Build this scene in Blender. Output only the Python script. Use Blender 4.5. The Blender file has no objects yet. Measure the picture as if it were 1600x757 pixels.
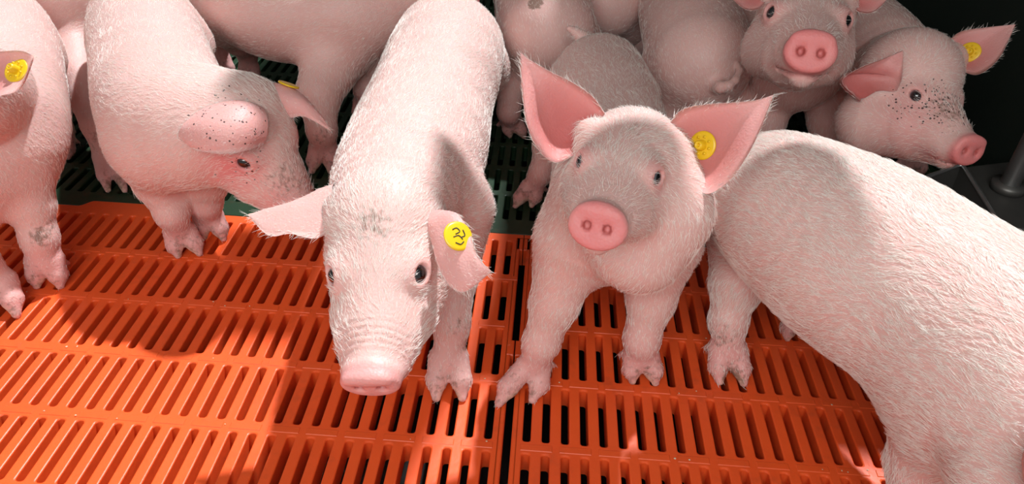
import bpy, math, os
import numpy as np
from mathutils import Vector, Matrix
QUICK = False
S = bpy.context.scene
COL = S.collection
rng = np.random.default_rng(7)

# ------------------------------------------------------------------ camera, light, exposure
RC = np.array([[0.99738, 0.06258, 0.03622], [0.06624, -0.58986, -0.80479], [-0.029, 0.80508, -0.59246]])
CAM = np.array([0.015, -0.93, 0.676]); FPX = 1150.0
cam = bpy.data.objects.new('camera', bpy.data.cameras.new('camera')); COL.objects.link(cam)
m = Matrix.Identity(4)
for i in range(3):
    m[i][0] = RC[0][i]; m[i][1] = -RC[1][i]; m[i][2] = -RC[2][i]; m[i][3] = CAM[i]
_loc, _rot, _sc = m.decompose()
cam.location = _loc; cam.rotation_mode = 'QUATERNION'; cam.rotation_quaternion = _rot
cam.data.sensor_width = 36; cam.data.lens = FPX / 1600 * 36; cam.data.clip_start = 0.02
S.camera = cam
S.view_settings.view_transform = 'Standard'; S.view_settings.look = 'None'
S.view_settings.exposure = 0.0; S.view_settings.gamma = 1.0; S.view_settings.use_curve_mapping = False

world = bpy.data.worlds.new('world'); S.world = world; world.use_nodes = True
wn = world.node_tree; bg = wn.nodes['Background']; bg.inputs[0].default_value = (1.0, 0.965, 0.94, 1)
_tc = wn.nodes.new('ShaderNodeTexCoord'); _sp = wn.nodes.new('ShaderNodeSeparateXYZ'); wn.links.new(_tc.outputs['Generated'], _sp.inputs[0])
_mr = wn.nodes.new('ShaderNodeMapRange'); wn.links.new(_sp.outputs[1], _mr.inputs[0])      # open side towards -y, closed barn towards +y
for _i, _v in ((1, -0.9), (2, 0.7), (3, 0.42), (4, 0.05)): _mr.inputs[_i].default_value = _v
wn.links.new(_mr.outputs[0], bg.inputs[1])
SUN_DIR = Vector((0.22, 0.42, 0.88)).normalized()      # towards the sun
sl = bpy.data.lights.new('sun', 'SUN'); sl.energy = 5.2; sl.angle = math.radians(2.2); sl.color = (0.94, 0.97, 1.0)
sun = bpy.data.objects.new('sun', sl); COL.objects.link(sun)
sun.rotation_euler = SUN_DIR.to_track_quat('Z', 'Y').to_euler(); sun.location = (2, 0, 3)

fill_data = bpy.data.lights.new('fill_light', 'AREA'); fill_data.shape = 'RECTANGLE'; fill_data.size = 1.3; fill_data.size_y = .8; fill_data.energy = 21; fill_data.color = (1.0, .98, .96)  # unseen area lamp added as fill from the camera side
fill_obj = bpy.data.objects.new('fill_light', fill_data); COL.objects.link(fill_obj); fill_obj.location = (-.15, -1.75, 1.30)
fill_obj.rotation_euler = Vector((-.15, -1.45, 1.15)).to_track_quat('Z', 'Y').to_euler()

def ray(px, py):
    return RC.T @ np.array([(px - 800) / FPX, (py - 378.5) / FPX, 1.0])
def Z(px, py, z):
    d = ray(px, py); return CAM + (z - CAM[2]) / d[2] * d
def D(px, py, depth):
    return CAM + depth * ray(px, py)
def px2m(p, rpx):
    return rpx / FPX * float((np.asarray(p) - CAM) @ RC[2])

# ------------------------------------------------------------------ materials
def mat(name):
    mt = bpy.data.materials.new(name); mt.use_nodes = True
    nt = mt.node_tree; return mt, nt, nt.nodes['Principled BSDF']
def N(nt, t, **k):
    n = nt.nodes.new(t)
    for a, b in k.items():
        if a.startswith('i_'):
            n.inputs[a[2:].replace('_', ' ')].default_value = b
        else: setattr(n, a, b)
    return n
def mixc(nt, fac, a, b):
    n = nt.nodes.new('ShaderNodeMix'); n.data_type = 'RGBA'
    for s, v in ((0, fac), (6, a), (7, b)):
        if hasattr(v, 'links') or hasattr(v, 'is_linked'): nt.links.new(v, n.inputs[s])
        else: n.inputs[s].default_value = v
    return n.outputs[2]
def mathn(nt, op, a, b=0.0, c=None, clamp=False):
    n = nt.nodes.new('ShaderNodeMath'); n.operation = op; n.use_clamp = clamp
    for s, v in ((0, a), (1, b), (2, c)):
        if v is None: continue
        if hasattr(v, 'is_linked'): nt.links.new(v, n.inputs[s])
        else: n.inputs[s].default_value = v
    return n.outputs[0]
def noise(nt, scale, detail=3, vec=None):
    n = N(nt, 'ShaderNodeTexNoise'); n.inputs['Scale'].default_value = scale; n.inputs['Detail'].default_value = detail
    if vec is None:
        tc = N(nt, 'ShaderNodeTexCoord'); vec = tc.outputs['Object']
    nt.links.new(vec, n.inputs['Vector']); return n.outputs[0]
def bump(nt, b, h, strength, dist):
    n = N(nt, 'ShaderNodeBump'); n.inputs['Strength'].default_value = strength; n.inputs['Distance'].default_value = dist
    nt.links.new(h, n.inputs['Height']); nt.links.new(n.outputs[0], b.inputs['Normal'])
def attr(nt, name):
    a = N(nt, 'ShaderNodeAttribute'); a.attribute_name = name; return a.outputs['Fac']

def skin_mat(name, base, pinkc):
    mt, nt, b = mat(name)
    pk = attr(nt, 'pink'); dt = attr(nt, 'dirt'); hf = attr(nt, 'horn')
    n1 = noise(nt, 22, 4); n2 = noise(nt, 160, 3); n3 = noise(nt, 420, 2)
    c0 = mixc(nt, mathn(nt, 'MULTIPLY', n1, 0.55), base, (base[0] * .93, base[1] * .72, base[2] * .70, 1))
    pf = mathn(nt, 'MULTIPLY_ADD', n1, 0.5, mathn(nt, 'SUBTRACT', pk, 0.25))
    c1 = mixc(nt, mathn(nt, 'MULTIPLY', pk, mathn(nt, 'ADD', n1, 0.55, clamp=True), clamp=True), c0, pinkc)
    c1 = mixc(nt, attr(nt, 'deep'), c1, (0.42, 0.085, 0.075, 1))
    c2 = mixc(nt, hf, c1, (0.72, 0.50, 0.40, 1))
    # dried mud and small specks
    thr = mathn(nt, 'GREATER_THAN', mathn(nt, 'MULTIPLY_ADD', n2, 0.6, mathn(nt, 'MULTIPLY', n3, 0.5)), 0.5)
    g = mathn(nt, 'SUBTRACT', mathn(nt, 'ADD', dt, mathn(nt, 'MULTIPLY_ADD', n2, 1.6, -0.8)), 0.35)
    g = mathn(nt, 'MULTIPLY', g, 2.2, clamp=True); g = mathn(nt, 'MULTIPLY', g, 0.75)
    c3 = mixc(nt, g, c2, (0.16, 0.10, 0.065, 1))
    vs = N(nt, 'ShaderNodeTexVoronoi'); vs.inputs['Scale'].default_value = 270; tcs = N(nt, 'ShaderNodeTexCoord'); nt.links.new(tcs.outputs['Object'], vs.inputs['Vector'])
    sr = N(nt, 'ShaderNodeSeparateColor'); nt.links.new(vs.outputs['Color'], sr.inputs[0])
    near = mathn(nt, 'LESS_THAN', mathn(nt, 'SUBTRACT', vs.outputs['Distance'], mathn(nt, 'MULTIPLY', n2, .35)), mathn(nt, 'MULTIPLY', sr.outputs[1], .24))
    sk = mathn(nt, 'MULTIPLY', near, mathn(nt, 'LESS_THAN', sr.outputs[0], attr(nt, 'speck')))
    c3 = mixc(nt, mathn(nt, 'MULTIPLY', sk, .9), c3, (0.035, 0.022, 0.02, 1))
    nt.links.new(c3, b.inputs['Base Color'])
    b.inputs['Roughness'].default_value = 0.48
    b.inputs['Specular IOR Level'].default_value = 0.35
    b.inputs['Subsurface Weight'].default_value = 0.35
    b.inputs['Subsurface Radius'].default_value = (1.0, 0.35, 0.22); b.inputs['Subsurface Scale'].default_value = 0.009
    vor = N(nt, 'ShaderNodeTexVoronoi'); vor.inputs['Scale'].default_value = 420
    tc = N(nt, 'ShaderNodeTexCoord'); nt.links.new(tc.outputs['Object'], vor.inputs['Vector'])
    h = mathn(nt, 'ADD', mathn(nt, 'MULTIPLY', vor.outputs['Distance'], 0.6), n2)
    bump(nt, b, h, 0.35, 0.0012)
    return mt
SKIN = skin_mat('pig_skin', (0.72, 0.495, 0.455, 1), (0.70, 0.235, 0.23, 1))

def hair_mat(name, c):
    mt, nt, b = mat(name)
    hi = N(nt, 'ShaderNodeHairInfo')
    col = mixc(nt, mathn(nt, 'MULTIPLY', hi.outputs['Random'], 0.5), c, (c[0] * .88, c[1] * .80, c[2] * .70, 1))
    nt.links.new(col, b.inputs['Base Color'])
    b.inputs['Roughness'].default_value = 0.35; b.inputs['Specular IOR Level'].default_value = 0.5
    return mt
HAIR = hair_mat('pale_bristle', (0.88, 0.85, 0.81, 1))

def plain(name, c, rough=0.5, metal=0.0, spec=0.5, bumpy=0):
    mt, nt, b = mat(name)
    n1 = noise(nt, 35, 4)
    nt.links.new(mixc(nt, n1, c, (c[0] * .75, c[1] * .75, c[2] * .75, 1)), b.inputs['Base Color'])
    b.inputs['Roughness'].default_value = rough; b.inputs['Metallic'].default_value = metal
    b.inputs['Specular IOR Level'].default_value = spec
    if bumpy: bump(nt, b, noise(nt, 180, 3), bumpy, 0.001)
    return mt
def eye_mat():
    mt, nt, b = mat('eye')
    tc = N(nt, 'ShaderNodeTexCoord'); sp = N(nt, 'ShaderNodeSeparateXYZ'); nt.links.new(tc.outputs['Object'], sp.inputs[0])
    r = N(nt, 'ShaderNodeValToRGB'); e = r.color_ramp.elements
    nt.links.new(mathn(nt, 'MULTIPLY_ADD', sp.outputs[2], 58.0, 0.5), r.inputs[0])
    e[0].position = 0.0; e[0].color = (0.62, 0.5, 0.47, 1)
    e[1].position = 0.58; e[1].color = (0.55, 0.43, 0.40, 1)
    for pos, c in ((0.62, (0.05, 0.04, 0.038, 1)), (0.86, (0.085, 0.085, 0.10, 1)), (0.90, (0.004, 0.004, 0.005, 1))):
        x = e.new(pos); x.color = c
    nt.links.new(r.outputs[0], b.inputs['Base Color'])
    b.inputs['Roughness'].default_value = 0.06; b.inputs['Coat Weight'].default_value = 1.0; b.inputs['Coat Roughness'].default_value = 0.03
    return mt
EYE = eye_mat()
TAG = plain('yellow_tag_plastic', (0.90, 0.58, 0.012, 1), 0.32)
INK = plain('tag_ink', (0.02, 0.02, 0.02, 1), 0.6)
STEEL = plain('brushed_steel', (0.68, 0.70, 0.70, 1), 0.33, 0.85)
DARKSTEEL = plain('soiled_steel', (0.15, 0.15, 0.14, 1), 0.42, 0.6)
WALLM = plain('dark_partition', (0.018, 0.028, 0.022, 1), 0.55, bumpy=.3)
SHADEM = plain('shade_board', (0.32, 0.27, 0.22, 1), 0.7)  # surface of the added sun-blocking boards
PIT = plain('pit_slurry', (0.012, 0.008, 0.007, 1), 0.5)
CRUMB = plain('feed_crumb', (0.75, 0.62, 0.42, 1), 0.8)

def slat_mat(name, c, c2, dirt):
    mt, nt, b = mat(name)
    n1 = noise(nt, 9, 5); n2 = noise(nt, 70, 4)
    col = mixc(nt, n1, c, c2)
    g = mathn(nt, 'MULTIPLY', mathn(nt, 'SUBTRACT', mathn(nt, 'MULTIPLY', n1, n2), 0.30), 5.0, clamp=True)
    col = mixc(nt, mathn(nt, 'MULTIPLY', g, dirt), col, (0.10, 0.05, 0.03, 1))
    nt.links.new(col, b.inputs['Base Color'])
    b.inputs['Roughness'].default_value = 0.42; b.inputs['Specular IOR Level'].default_value = 0.4
    b.inputs['Subsurface Weight'].default_value = 0.12
    b.inputs['Subsurface Radius'].default_value = (1, .25, .05); b.inputs['Subsurface Scale'].default_value = 0.004
    bump(nt, b, mathn(nt, 'ADD', n2, n1), 0.35, 0.0016)
    return mt
ORANGE = slat_mat('orange_slat_plastic', (0.84, 0.118, 0.022, 1), (0.72, 0.082, 0.017, 1), 0.25)
GREEN = slat_mat('green_slat_plastic', (0.018, 0.050, 0.022, 1), (0.010, 0.030, 0.013, 1), 0.6)

# ------------------------------------------------------------------ helpers
def mesh_obj(name, verts, faces, material, parent=None, smooth=True, attrs=None):
    me = bpy.data.meshes.new(name); me.from_pydata([tuple(map(float, v)) for v in verts], [], [tuple(map(int, f)) for f in faces])
    if material: me.materials.append(material)
    if smooth: me.shade_smooth()
    for k, v in (attrs or {}).items():
        a = me.attributes.new(k, 'FLOAT', 'POINT'); a.data.foreach_set('value', np.asarray(v, np.float32))
    me.update()
    o = bpy.data.objects.new(name, me); COL.objects.link(o)
    if parent: o.parent = parent
    return o
def tag(o, label=None, cat=None, group=None, kind=None):
    for k, v in (('label', label), ('category', cat), ('group', group), ('kind', kind)):
        if v: o[k] = v
    return o
def unit(v):
    v = np.asarray(v, float); return v / (np.linalg.norm(v) + 1e-12)
def box(name, lo, hi, material, parent=None, bev=0.0):
    x0, y0, z0 = lo; x1, y1, z1 = hi
    v = [(x, y, z) for x in (x0, x1) for y in (y0, y1) for z in (z0, z1)]
    f = [(0, 1, 3, 2), (4, 6, 7, 5), (0, 4, 5, 1), (2, 3, 7, 6), (0, 2, 6, 4), (1, 5, 7, 3)]
    o = mesh_obj(name, v, f, material, parent, smooth=False)
    if bev:
        md = o.modifiers.new('bevel', 'BEVEL'); md.width = bev; md.segments = 3
    return o
def tube_mesh(path, rad, nseg=12, cap=True):
    path = np.asarray(path, float); n = len(path); rad = np.broadcast_to(rad, (n,))
    T = np.gradient(path, axis=0); V = []; F = []
    up = np.array([0.31, 0.2, 0.93])
    for i in range(n):
        t = unit(T[i]); a = unit(np.cross(t, up)); b = np.cross(t, a)
        for k in range(nseg):
            th = 2 * math.pi * k / nseg; V.append(path[i] + rad[i] * (math.cos(th) * a + math.sin(th) * b))
    for i in range(n - 1):
        for k in range(nseg):
            k2 = (k + 1) % nseg; F.append((i * nseg + k, (i + 1) * nseg + k, (i + 1) * nseg + k2, i * nseg + k2))
    if cap:
        F.append(tuple(range(nseg))); F.append(tuple(reversed(range((n - 1) * nseg, n * nseg))))
    return V, F

# ------------------------------------------------------------------ the pen: slatted floor, pit, partitions
PI_ = 0.022; ROW = 0.0997; CB = 0.1735            # slot pitch, row pitch, cross-bar share
def slat_panel(name, material, cols, rows, seam_rows=(), xoff=0.0, y0=0.0, right_only=None, edge_tab=None, z=0.0, xstep=PI_, rstep=ROW, sw=0.0092):
    V = []; F = []; vid = {}
    def vert(p):
        V.append(p); return len(V) - 1
    def shared(x, y, zz):
        k = (round(x, 5), round(y, 5), round(zz, 5))
        if k not in vid: vid[k] = vert((x, y, zz))
        return vid[k]
    H = 0.030; bv = 0.0016; NA = 6
    for j in cols:
        for r in rows:
            cx = xoff + j * xstep; ytop = y0 - r * rstep; ybot = y0 - (r + 1) * rstep
            xl, xr = cx - xstep / 2, cx + xstep / 2
            hy0 = ytop - rstep * CB / 2; hy1 = ybot + rstep * CB / 2; R = sw / 2
            rc = 0.0036
            out = []
            def ring(ins, zz, wob=0.0):
                pts = []
                xa, xb, ya, yb = cx - R + ins, cx + R - ins, hy1 + ins, hy0 - ins
                for (ccx, ccy, a0) in ((xb - rc, yb - rc, 0), (xa + rc, yb - rc, 90), (xa + rc, ya + rc, 180), (xb - rc, ya + rc, 270)):
                    for q in range(NA):
                        a = math.radians(a0 + 90 * q / (NA - 1)); pts.append((ccx + rc * math.cos(a), ccy + rc * math.sin(a), zz))
                return [vert(p) for p in pts]
            r0 = ring(-bv, z); r1 = ring(-bv * .3, z - bv * .35); r2 = ring(0, z - bv); r3 = ring(-0.0006, z - H)
            n = len(r0)
            for A, B in ((r0, r1), (r1, r2), (r2, r3)):
                for q in range(n):
                    q2 = (q + 1) % n; F.append((A[q], A[q2], B[q2], B[q]))
            ym = (ytop + ybot) / 2
            c = [shared(xr, ytop, z), shared(xl, ytop, z), shared(xl, ybot, z), shared(xr, ybot, z)]
            for k in range(4):
                for q in range(NA - 1):
                    F.append((c[k], r0[k * NA + q + 1], r0[k * NA + q]))
                nk = (k + 1) % 4
                F.append((c[k], c[nk], r0[nk * NA], r0[k * NA + NA - 1]))
            # underside webs
            b = [shared(xr, ytop, z - H), shared(xl, ytop, z - H), shared(xl, ybot, z - H), shared(xr, ybot, z - H)]
            for k in range(4):
                for q in range(NA - 1): F.append((b[k], r3[k * NA + q], r3[k * NA + q + 1]))
                nk = (k + 1) % 4; F.append((b[nk], b[k], r3[k * NA + NA - 1], r3[nk * NA]))
    return V, F
def add_box(V, F, lo, hi, ch=0.0014):
    # chamfered-top box
    x0, y0, z0 = lo; x1, y1, z1 = hi; b = len(V)
    for (ins, zz) in ((0, z0), (0, z1 - ch), (ch, z1)):
        V += [(x0 + ins, y0 + ins, zz), (x1 - ins, y0 + ins, zz), (x1 - ins, y1 - ins, zz), (x0 + ins, y1 - ins, zz)]
    F.append((b + 3, b + 2, b + 1, b)); F.append((b + 8, b + 9, b + 10, b + 11))
    for l in (0, 4):
        for k in range(4):
            k2 = (k + 1) % 4; F.append((b + l + k, b + l + k2, b + l + 4 + k2, b + l + 4 + k))
def border_profile(xs):
    # the interlocking edge between orange and green floor (a run of shallow tabs)
    ph = (xs + 0.715) / 0.37
    t = ph - np.floor(ph)
    s = np.clip(np.minimum((t) / 0.05, (0.52 - t) / 0.10), 0, 1)
    s = s * s * (3 - 2 * s)
    return 0.010 + 0.016 * s
def edge_strip(V, F, xa, xb, y_in, inner_low=True, z=0.0, flip=False, gap=0.0):
    n = int((xb - xa) / 0.004) + 1; xs = np.linspace(xa, xb, n); pr = border_profile(xs) + gap
    b = len(V)
    for x, p in zip(xs, pr):
        V.append((x, y_in, z)); V.append((x, p - math.copysign(.001, p - y_in), z)); V.append((x, p, z - 0.001)); V.append((x, p, z - 0.03))
    for i in range(n - 1):
        for k in range(3):
            q = (b + i * 4 + k, b + i * 4 + k + 1, b + (i + 1) * 4 + k + 1, b + (i + 1) * 4 + k)
            F.append(q if flip else q[::-1])

def ribs(V, F, x0, x1, rows):
    # low moulded pads on the cross-bars, one for every pair of slots
    x = x0; k = 0
    while x < x1:
        for r in rows:
            y = -r * ROW
            xa = x + 0.0035 + (0.011 if r % 2 else 0)
            add_box(V, F, (xa, y - 0.0048, -0.004), (xa + 0.036, y + 0.0042, 0.0007), 0.0007)
        x += 0.044
V, F = slat_panel('x', ORANGE, range(-46, 0), range(0, 9), xoff=0.0)
add_box(V, F, (-0.0107, -9 * ROW, -0.03), (-0.0048, -2.55 * ROW, 0.0))
add_box(V, F, (-0.0107, -2.40 * ROW, -0.03), (-0.0048, 0, 0.0))
add_box(V, F, (-0.0107, -2.56 * ROW, -0.03), (-0.0008, -2.28 * ROW, -0.0002))
add_box(V, F, (-0.0107, -0.30 * ROW, -0.03), (-0.0006, 0, 0.0))
edge_strip(V, F, -46.5 * PI_, -0.0006, 0.0)
ribs(V, F, -46.5 * PI_, -0.05, range(1, 9))
tag(mesh_obj('floor', V, F, ORANGE, smooth=False), 'orange plastic slatted floor panel left of the long dark seam', None, None, 'structure')
V, F = slat_panel('x', ORANGE, range(1, 38), range(0, 9), xoff=0.0)
add_box(V, F, (0.0048, -9 * ROW, -0.03), (0.0110, -2.55 * ROW, 0.0))
add_box(V, F, (0.0048, -2.40 * ROW, -0.03), (0.0110, 0, 0.0))
add_box(V, F, (0.0008, -2.56 * ROW, -0.03), (0.0110, -2.28 * ROW, -0.0002))
add_box(V, F, (0.0006, -0.30 * ROW, -0.03), (0.0110, 0, 0.0))
edge_strip(V, F, 0.0006, 37.5 * PI_, 0.0)
ribs(V, F, 0.012, 36.5 * PI_, range(1, 9))
tag(mesh_obj('floor', V, F, ORANGE, smooth=False), 'orange plastic slatted floor panel right of the long dark seam', None, None, 'structure')
V, F = slat_panel('x', GREEN, range(-60, 38), range(0, 13), xoff=0.011, y0=0.045 + 13 * 0.085, rstep=0.085, z=-0.001)
edge_strip(V, F, -60 * PI_, 37.5 * PI_ + .011, 0.045, z=-0.001, flip=True, gap=0.0015)
tag(mesh_obj('floor', V, F, GREEN, smooth=False), 'dark green slatted floor panel behind the orange floor', None, None, 'structure')
tag(box('floor', (-2.2, -1.6, -0.50), (2.2, 1.6, -0.45), PIT), 'dark slurry pit under the slats', None, None, 'structure')
tag(box('wall_back', (-2.0, 1.20, -0.45), (0.88, 1.24, 1.0), WALLM), None, None, None, 'structure')
tag(box('wall_right', (0.84, -1.2, -0.45), (0.88, 1.20, 1.0), WALLM), None, None, None, 'structure')

def shade_board(pts, z=1.25):
    # unseen board added to block the sun; pts outline its shade on the floor
    k = z / SUN_DIR[2]; n = len(pts)
    V = [(x + k * SUN_DIR[0], y + k * SUN_DIR[1], z) for x, y in pts] + [(x + k * SUN_DIR[0], y + k * SUN_DIR[1], z + .02) for x, y in pts]
    F = [tuple(range(n)), tuple(reversed(range(n, 2 * n)))] + [(i, (i + 1) % n, n + (i + 1) % n, n + i) for i in range(n)]
    return tag(mesh_obj('shade_blocker', V, F, SHADEM, smooth=False), None, None, None, 'structure')
shade_board([(-.06, -.30), (-.04, -.08), (-.04, .19), (-.22, .20), (-.29, .11), (-.44, .10), (-.50, .30), (-.62, .36), (-.62, 1.0), (1.2, 1.0), (1.2, -.28)], .95)
shade_board([(-.10, -.80), (.085, -.80), (.085, -.515), (.05, -.47), (-.08, -.49)], .9)
shade_board([(-.165, -.35), (-.06, -.31), (-.085, -.40), (-.10, -.46), (-.15, -.48)], .9)
shade_board([(.125, -.385), (.164, -.380), (.204, -.390), (.226, -.425), (.232, -.494), (.250, -.613), (.270, -.695), (.29, -.85), (.118, -.85), (.12, -.50), (.13, -.46)], .75)
shade_board([(.28, -.285), (.52, -.285), (.52, -.385), (.30, -.36)], .9)
shade_board([(-.445, -.02), (-.285, -.005), (-.275, -.25), (-.45, -.25)], .9)
#@@PIGLIB
# ------------------------------------------------------------------ pig sculpting: smooth distance field -> one continuous skin
def smin(a, b, k):
    if k <= 0: return np.minimum(a, b)
    h = np.maximum(k - np.abs(a - b), 0) / k
    return np.minimum(a, b) - h * h * k * 0.25
class Sculpt:
    def __init__(s): s.pr = []
    def cone(s, a, ra, b, rb, k=0.02, sub=False):
        a = np.asarray(a, float); b = np.asarray(b, float); r = max(ra, rb) + k + .006
        s.pr.append(('c', a, float(ra), b, float(rb), k, sub, np.minimum(a, b) - r, np.maximum(a, b) + r))
    def ell(s, c, ax, rad, k=0.02, sub=False):
        # ax: 3x3 rows = local axes, rad: radii
        c = np.asarray(c, float); r = max(rad) + k + .006
        s.pr.append(('e', c, np.asarray(ax, float), np.asarray(rad, float), 0, k, sub, c - r, c + r))
    def cyl(s, c, ax, rx, rz, h, rnd, k=0.006, sub=False):
        c = np.asarray(c, float); r = max(rx, rz, h) + k + .01
        s.pr.append(('y', c, np.asarray(ax, float), (rx, rz, h, rnd), 0, k, sub, c - r, c + r))
    def dist(s, p, X):
        if p[0] == 'c':
            _, a, ra, b, rb = p[:5]
            ba = b - a; L = math.sqrt(ba @ ba) + 1e-9
            t = np.clip(((X - a) @ ba) / (L * L), 0, 1)
            # slight cone correction keeps the taper smooth
            q = X - a - t[..., None] * ba
            return np.sqrt((q * q).sum(-1)) - (ra + (rb - ra) * t)
        if p[0] == 'e':
            _, c, ax, rad = p[:4]
            q = (X - c) @ ax.T
            k0 = np.sqrt(((q / rad) ** 2).sum(-1)); k1 = np.sqrt(((q / (rad * rad)) ** 2).sum(-1)) + 1e-9
            return k0 * (k0 - 1.0) / k1
        _, c, ax, (rx, rz, h, rnd) = p[:4]
        q = (X - c) @ ax.T
        ry = (rx + rz) / 2
        d2 = np.sqrt((q[..., 0] * ry / rx) ** 2 + (q[..., 2] * ry / rz) ** 2) - ry + rnd
        d1 = np.abs(q[..., 1]) - h + rnd
        return np.minimum(np.maximum(d2, d1), 0) + np.sqrt(np.maximum(d2, 0) ** 2 + np.maximum(d1, 0) ** 2) - rnd
    def field_pts(s, X):
        f = np.full(X.shape[:-1], 1.0)
        for p in s.pr:
            d = s.dist(p, X)
            f = -smin(-f, d, p[5]) if p[6] else smin(f, d, p[5])
        return f
    def mesh(s, h, zmin=None):
        lo = np.min([p[7] for p in s.pr if not p[6]], 0); hi = np.max([p[8] for p in s.pr if not p[6]], 0)
        n = np.ceil((hi - lo) / h).astype(int) + 1
        ax = [lo[i] + h * np.arange(n[i]) for i in range(3)]
        Fd = np.full(tuple(n), 1.0, np.float32)
        for p in s.pr:
            i0 = np.clip(np.floor((p[7] - lo) / h).astype(int), 0, n - 1); i1 = np.clip(np.ceil((p[8] - lo) / h).astype(int) + 1, 1, n)
            if np.any(i1 <= i0): continue
            g = np.stack(np.meshgrid(*[ax[i][i0[i]:i1[i]] for i in range(3)], indexing='ij'), -1)
            d = s.dist(p, g).astype(np.float32)
            sl_ = tuple(slice(i0[i], i1[i]) for i in range(3))
            Fd[sl_] = -smin(-Fd[sl_], d, p[5]) if p[6] else smin(Fd[sl_], d, p[5])
        V, F = surface_nets(Fd, lo, h)
        for _ in range(3):      # relax + pull on to the exact surface
            V = relax(V, F, 0.5)
            for __ in range(2):
                e = 4e-4
                f0 = s.field_pts(V)
                G = np.stack([s.field_pts(V + np.eye(3)[i] * e) - f0 for i in range(3)], -1) / e
                g2 = (G * G).sum(-1) + 1e-6
                st = np.clip(f0 / g2, -h, h)
                V = V - G * st[:, None]
        return V, F
def relax(V, F, w):
    acc = np.zeros_like(V); cnt = np.zeros(len(V))
    for a, b in ((0, 1), (1, 2), (2, 3), (3, 0)):
        for i, j in ((a, b), (b, a)):
            np.add.at(acc, F[:, i], V[F[:, j]]); np.add.at(cnt, F[:, i], 1)
    cnt = np.maximum(cnt, 1)
    return V * (1 - w) + w * acc / cnt[:, None]
def surface_nets(Fd, lo, h):
    ins = Fd < 0
    nx, ny, nz = Fd.shape
    c = np.zeros((nx - 1, ny - 1, nz - 1), np.int8)
    for dx in (0, 1):
        for dy in (0, 1):
            for dz in (0, 1): c += ins[dx:nx - 1 + dx, dy:ny - 1 + dy, dz:nz - 1 + dz]
    act = (c > 0) & (c < 8)
    I = np.argwhere(act); vid = np.full(act.shape, -1, np.int64); vid[act] = np.arange(len(I))
    acc = np.zeros((len(I), 3)); cnt = np.zeros(len(I))
    corners = [(a, b, d) for a in (0, 1) for b in (0, 1) for d in (0, 1)]
    for a in corners:
        for axis in range(3):
            if a[axis]: continue
            b = list(a); b[axis] = 1
            fa = Fd[I[:, 0] + a[0], I[:, 1] + a[1], I[:, 2] + a[2]]; fb = Fd[I[:, 0] + b[0], I[:, 1] + b[1], I[:, 2] + b[2]]
            mk = (fa < 0) != (fb < 0)
            t = np.where(mk, fa / (fa - fb + 1e-12), 0)
            p = np.tile(np.array(a, float), (len(I), 1)); p[:, axis] += t
            acc[mk] += p[mk]; cnt[mk] += 1
    V = lo + h * (I + acc / np.maximum(cnt, 1)[:, None])
    F = []
    for axis in range(3):
        o1, o2 = (axis + 1) % 3, (axis + 2) % 3
        s0 = [slice(None)] * 3; s1 = [slice(None)] * 3; s0[axis] = slice(0, -1); s1[axis] = slice(1, None)
        A = ins[tuple(s0)]; B = ins[tuple(s1)]
        E_ = np.argwhere(A != B)
        ok = (E_[:, o1] > 0) & (E_[:, o2] > 0) & (E_[:, o1] < Fd.shape[o1] - 1) & (E_[:, o2] < Fd.shape[o2] - 1); E_ = E_[ok]
        q = []
        for (u, v) in ((1, 1), (0, 1), (0, 0), (1, 0)):
            J = E_.copy(); J[:, o1] -= u; J[:, o2] -= v; q.append(vid[J[:, 0], J[:, 1], J[:, 2]])
        Q = np.stack(q, 1)
        flip = ~ins[E_[:, 0], E_[:, 1], E_[:, 2]]
        Q[flip] = Q[flip][:, ::-1]
        F.append(Q)
    return V, np.concatenate(F)

def cr(pts, n):
    # Catmull-Rom through the points
    P = np.asarray(pts, float); P = np.vstack([2 * P[0] - P[1], P, 2 * P[-1] - P[-2]])
    out = []
    for u in np.linspace(0, len(P) - 3 - 1e-9, n):
        i = int(u); t = u - i; a, b, c, d = P[i:i + 4]
        out.append(0.5 * ((2 * b) + (-a + c) * t + (2 * a - 5 * b + 4 * c - d) * t * t + (-a + 3 * b - 3 * c + d) * t ** 3))
    return np.array(out)

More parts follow.
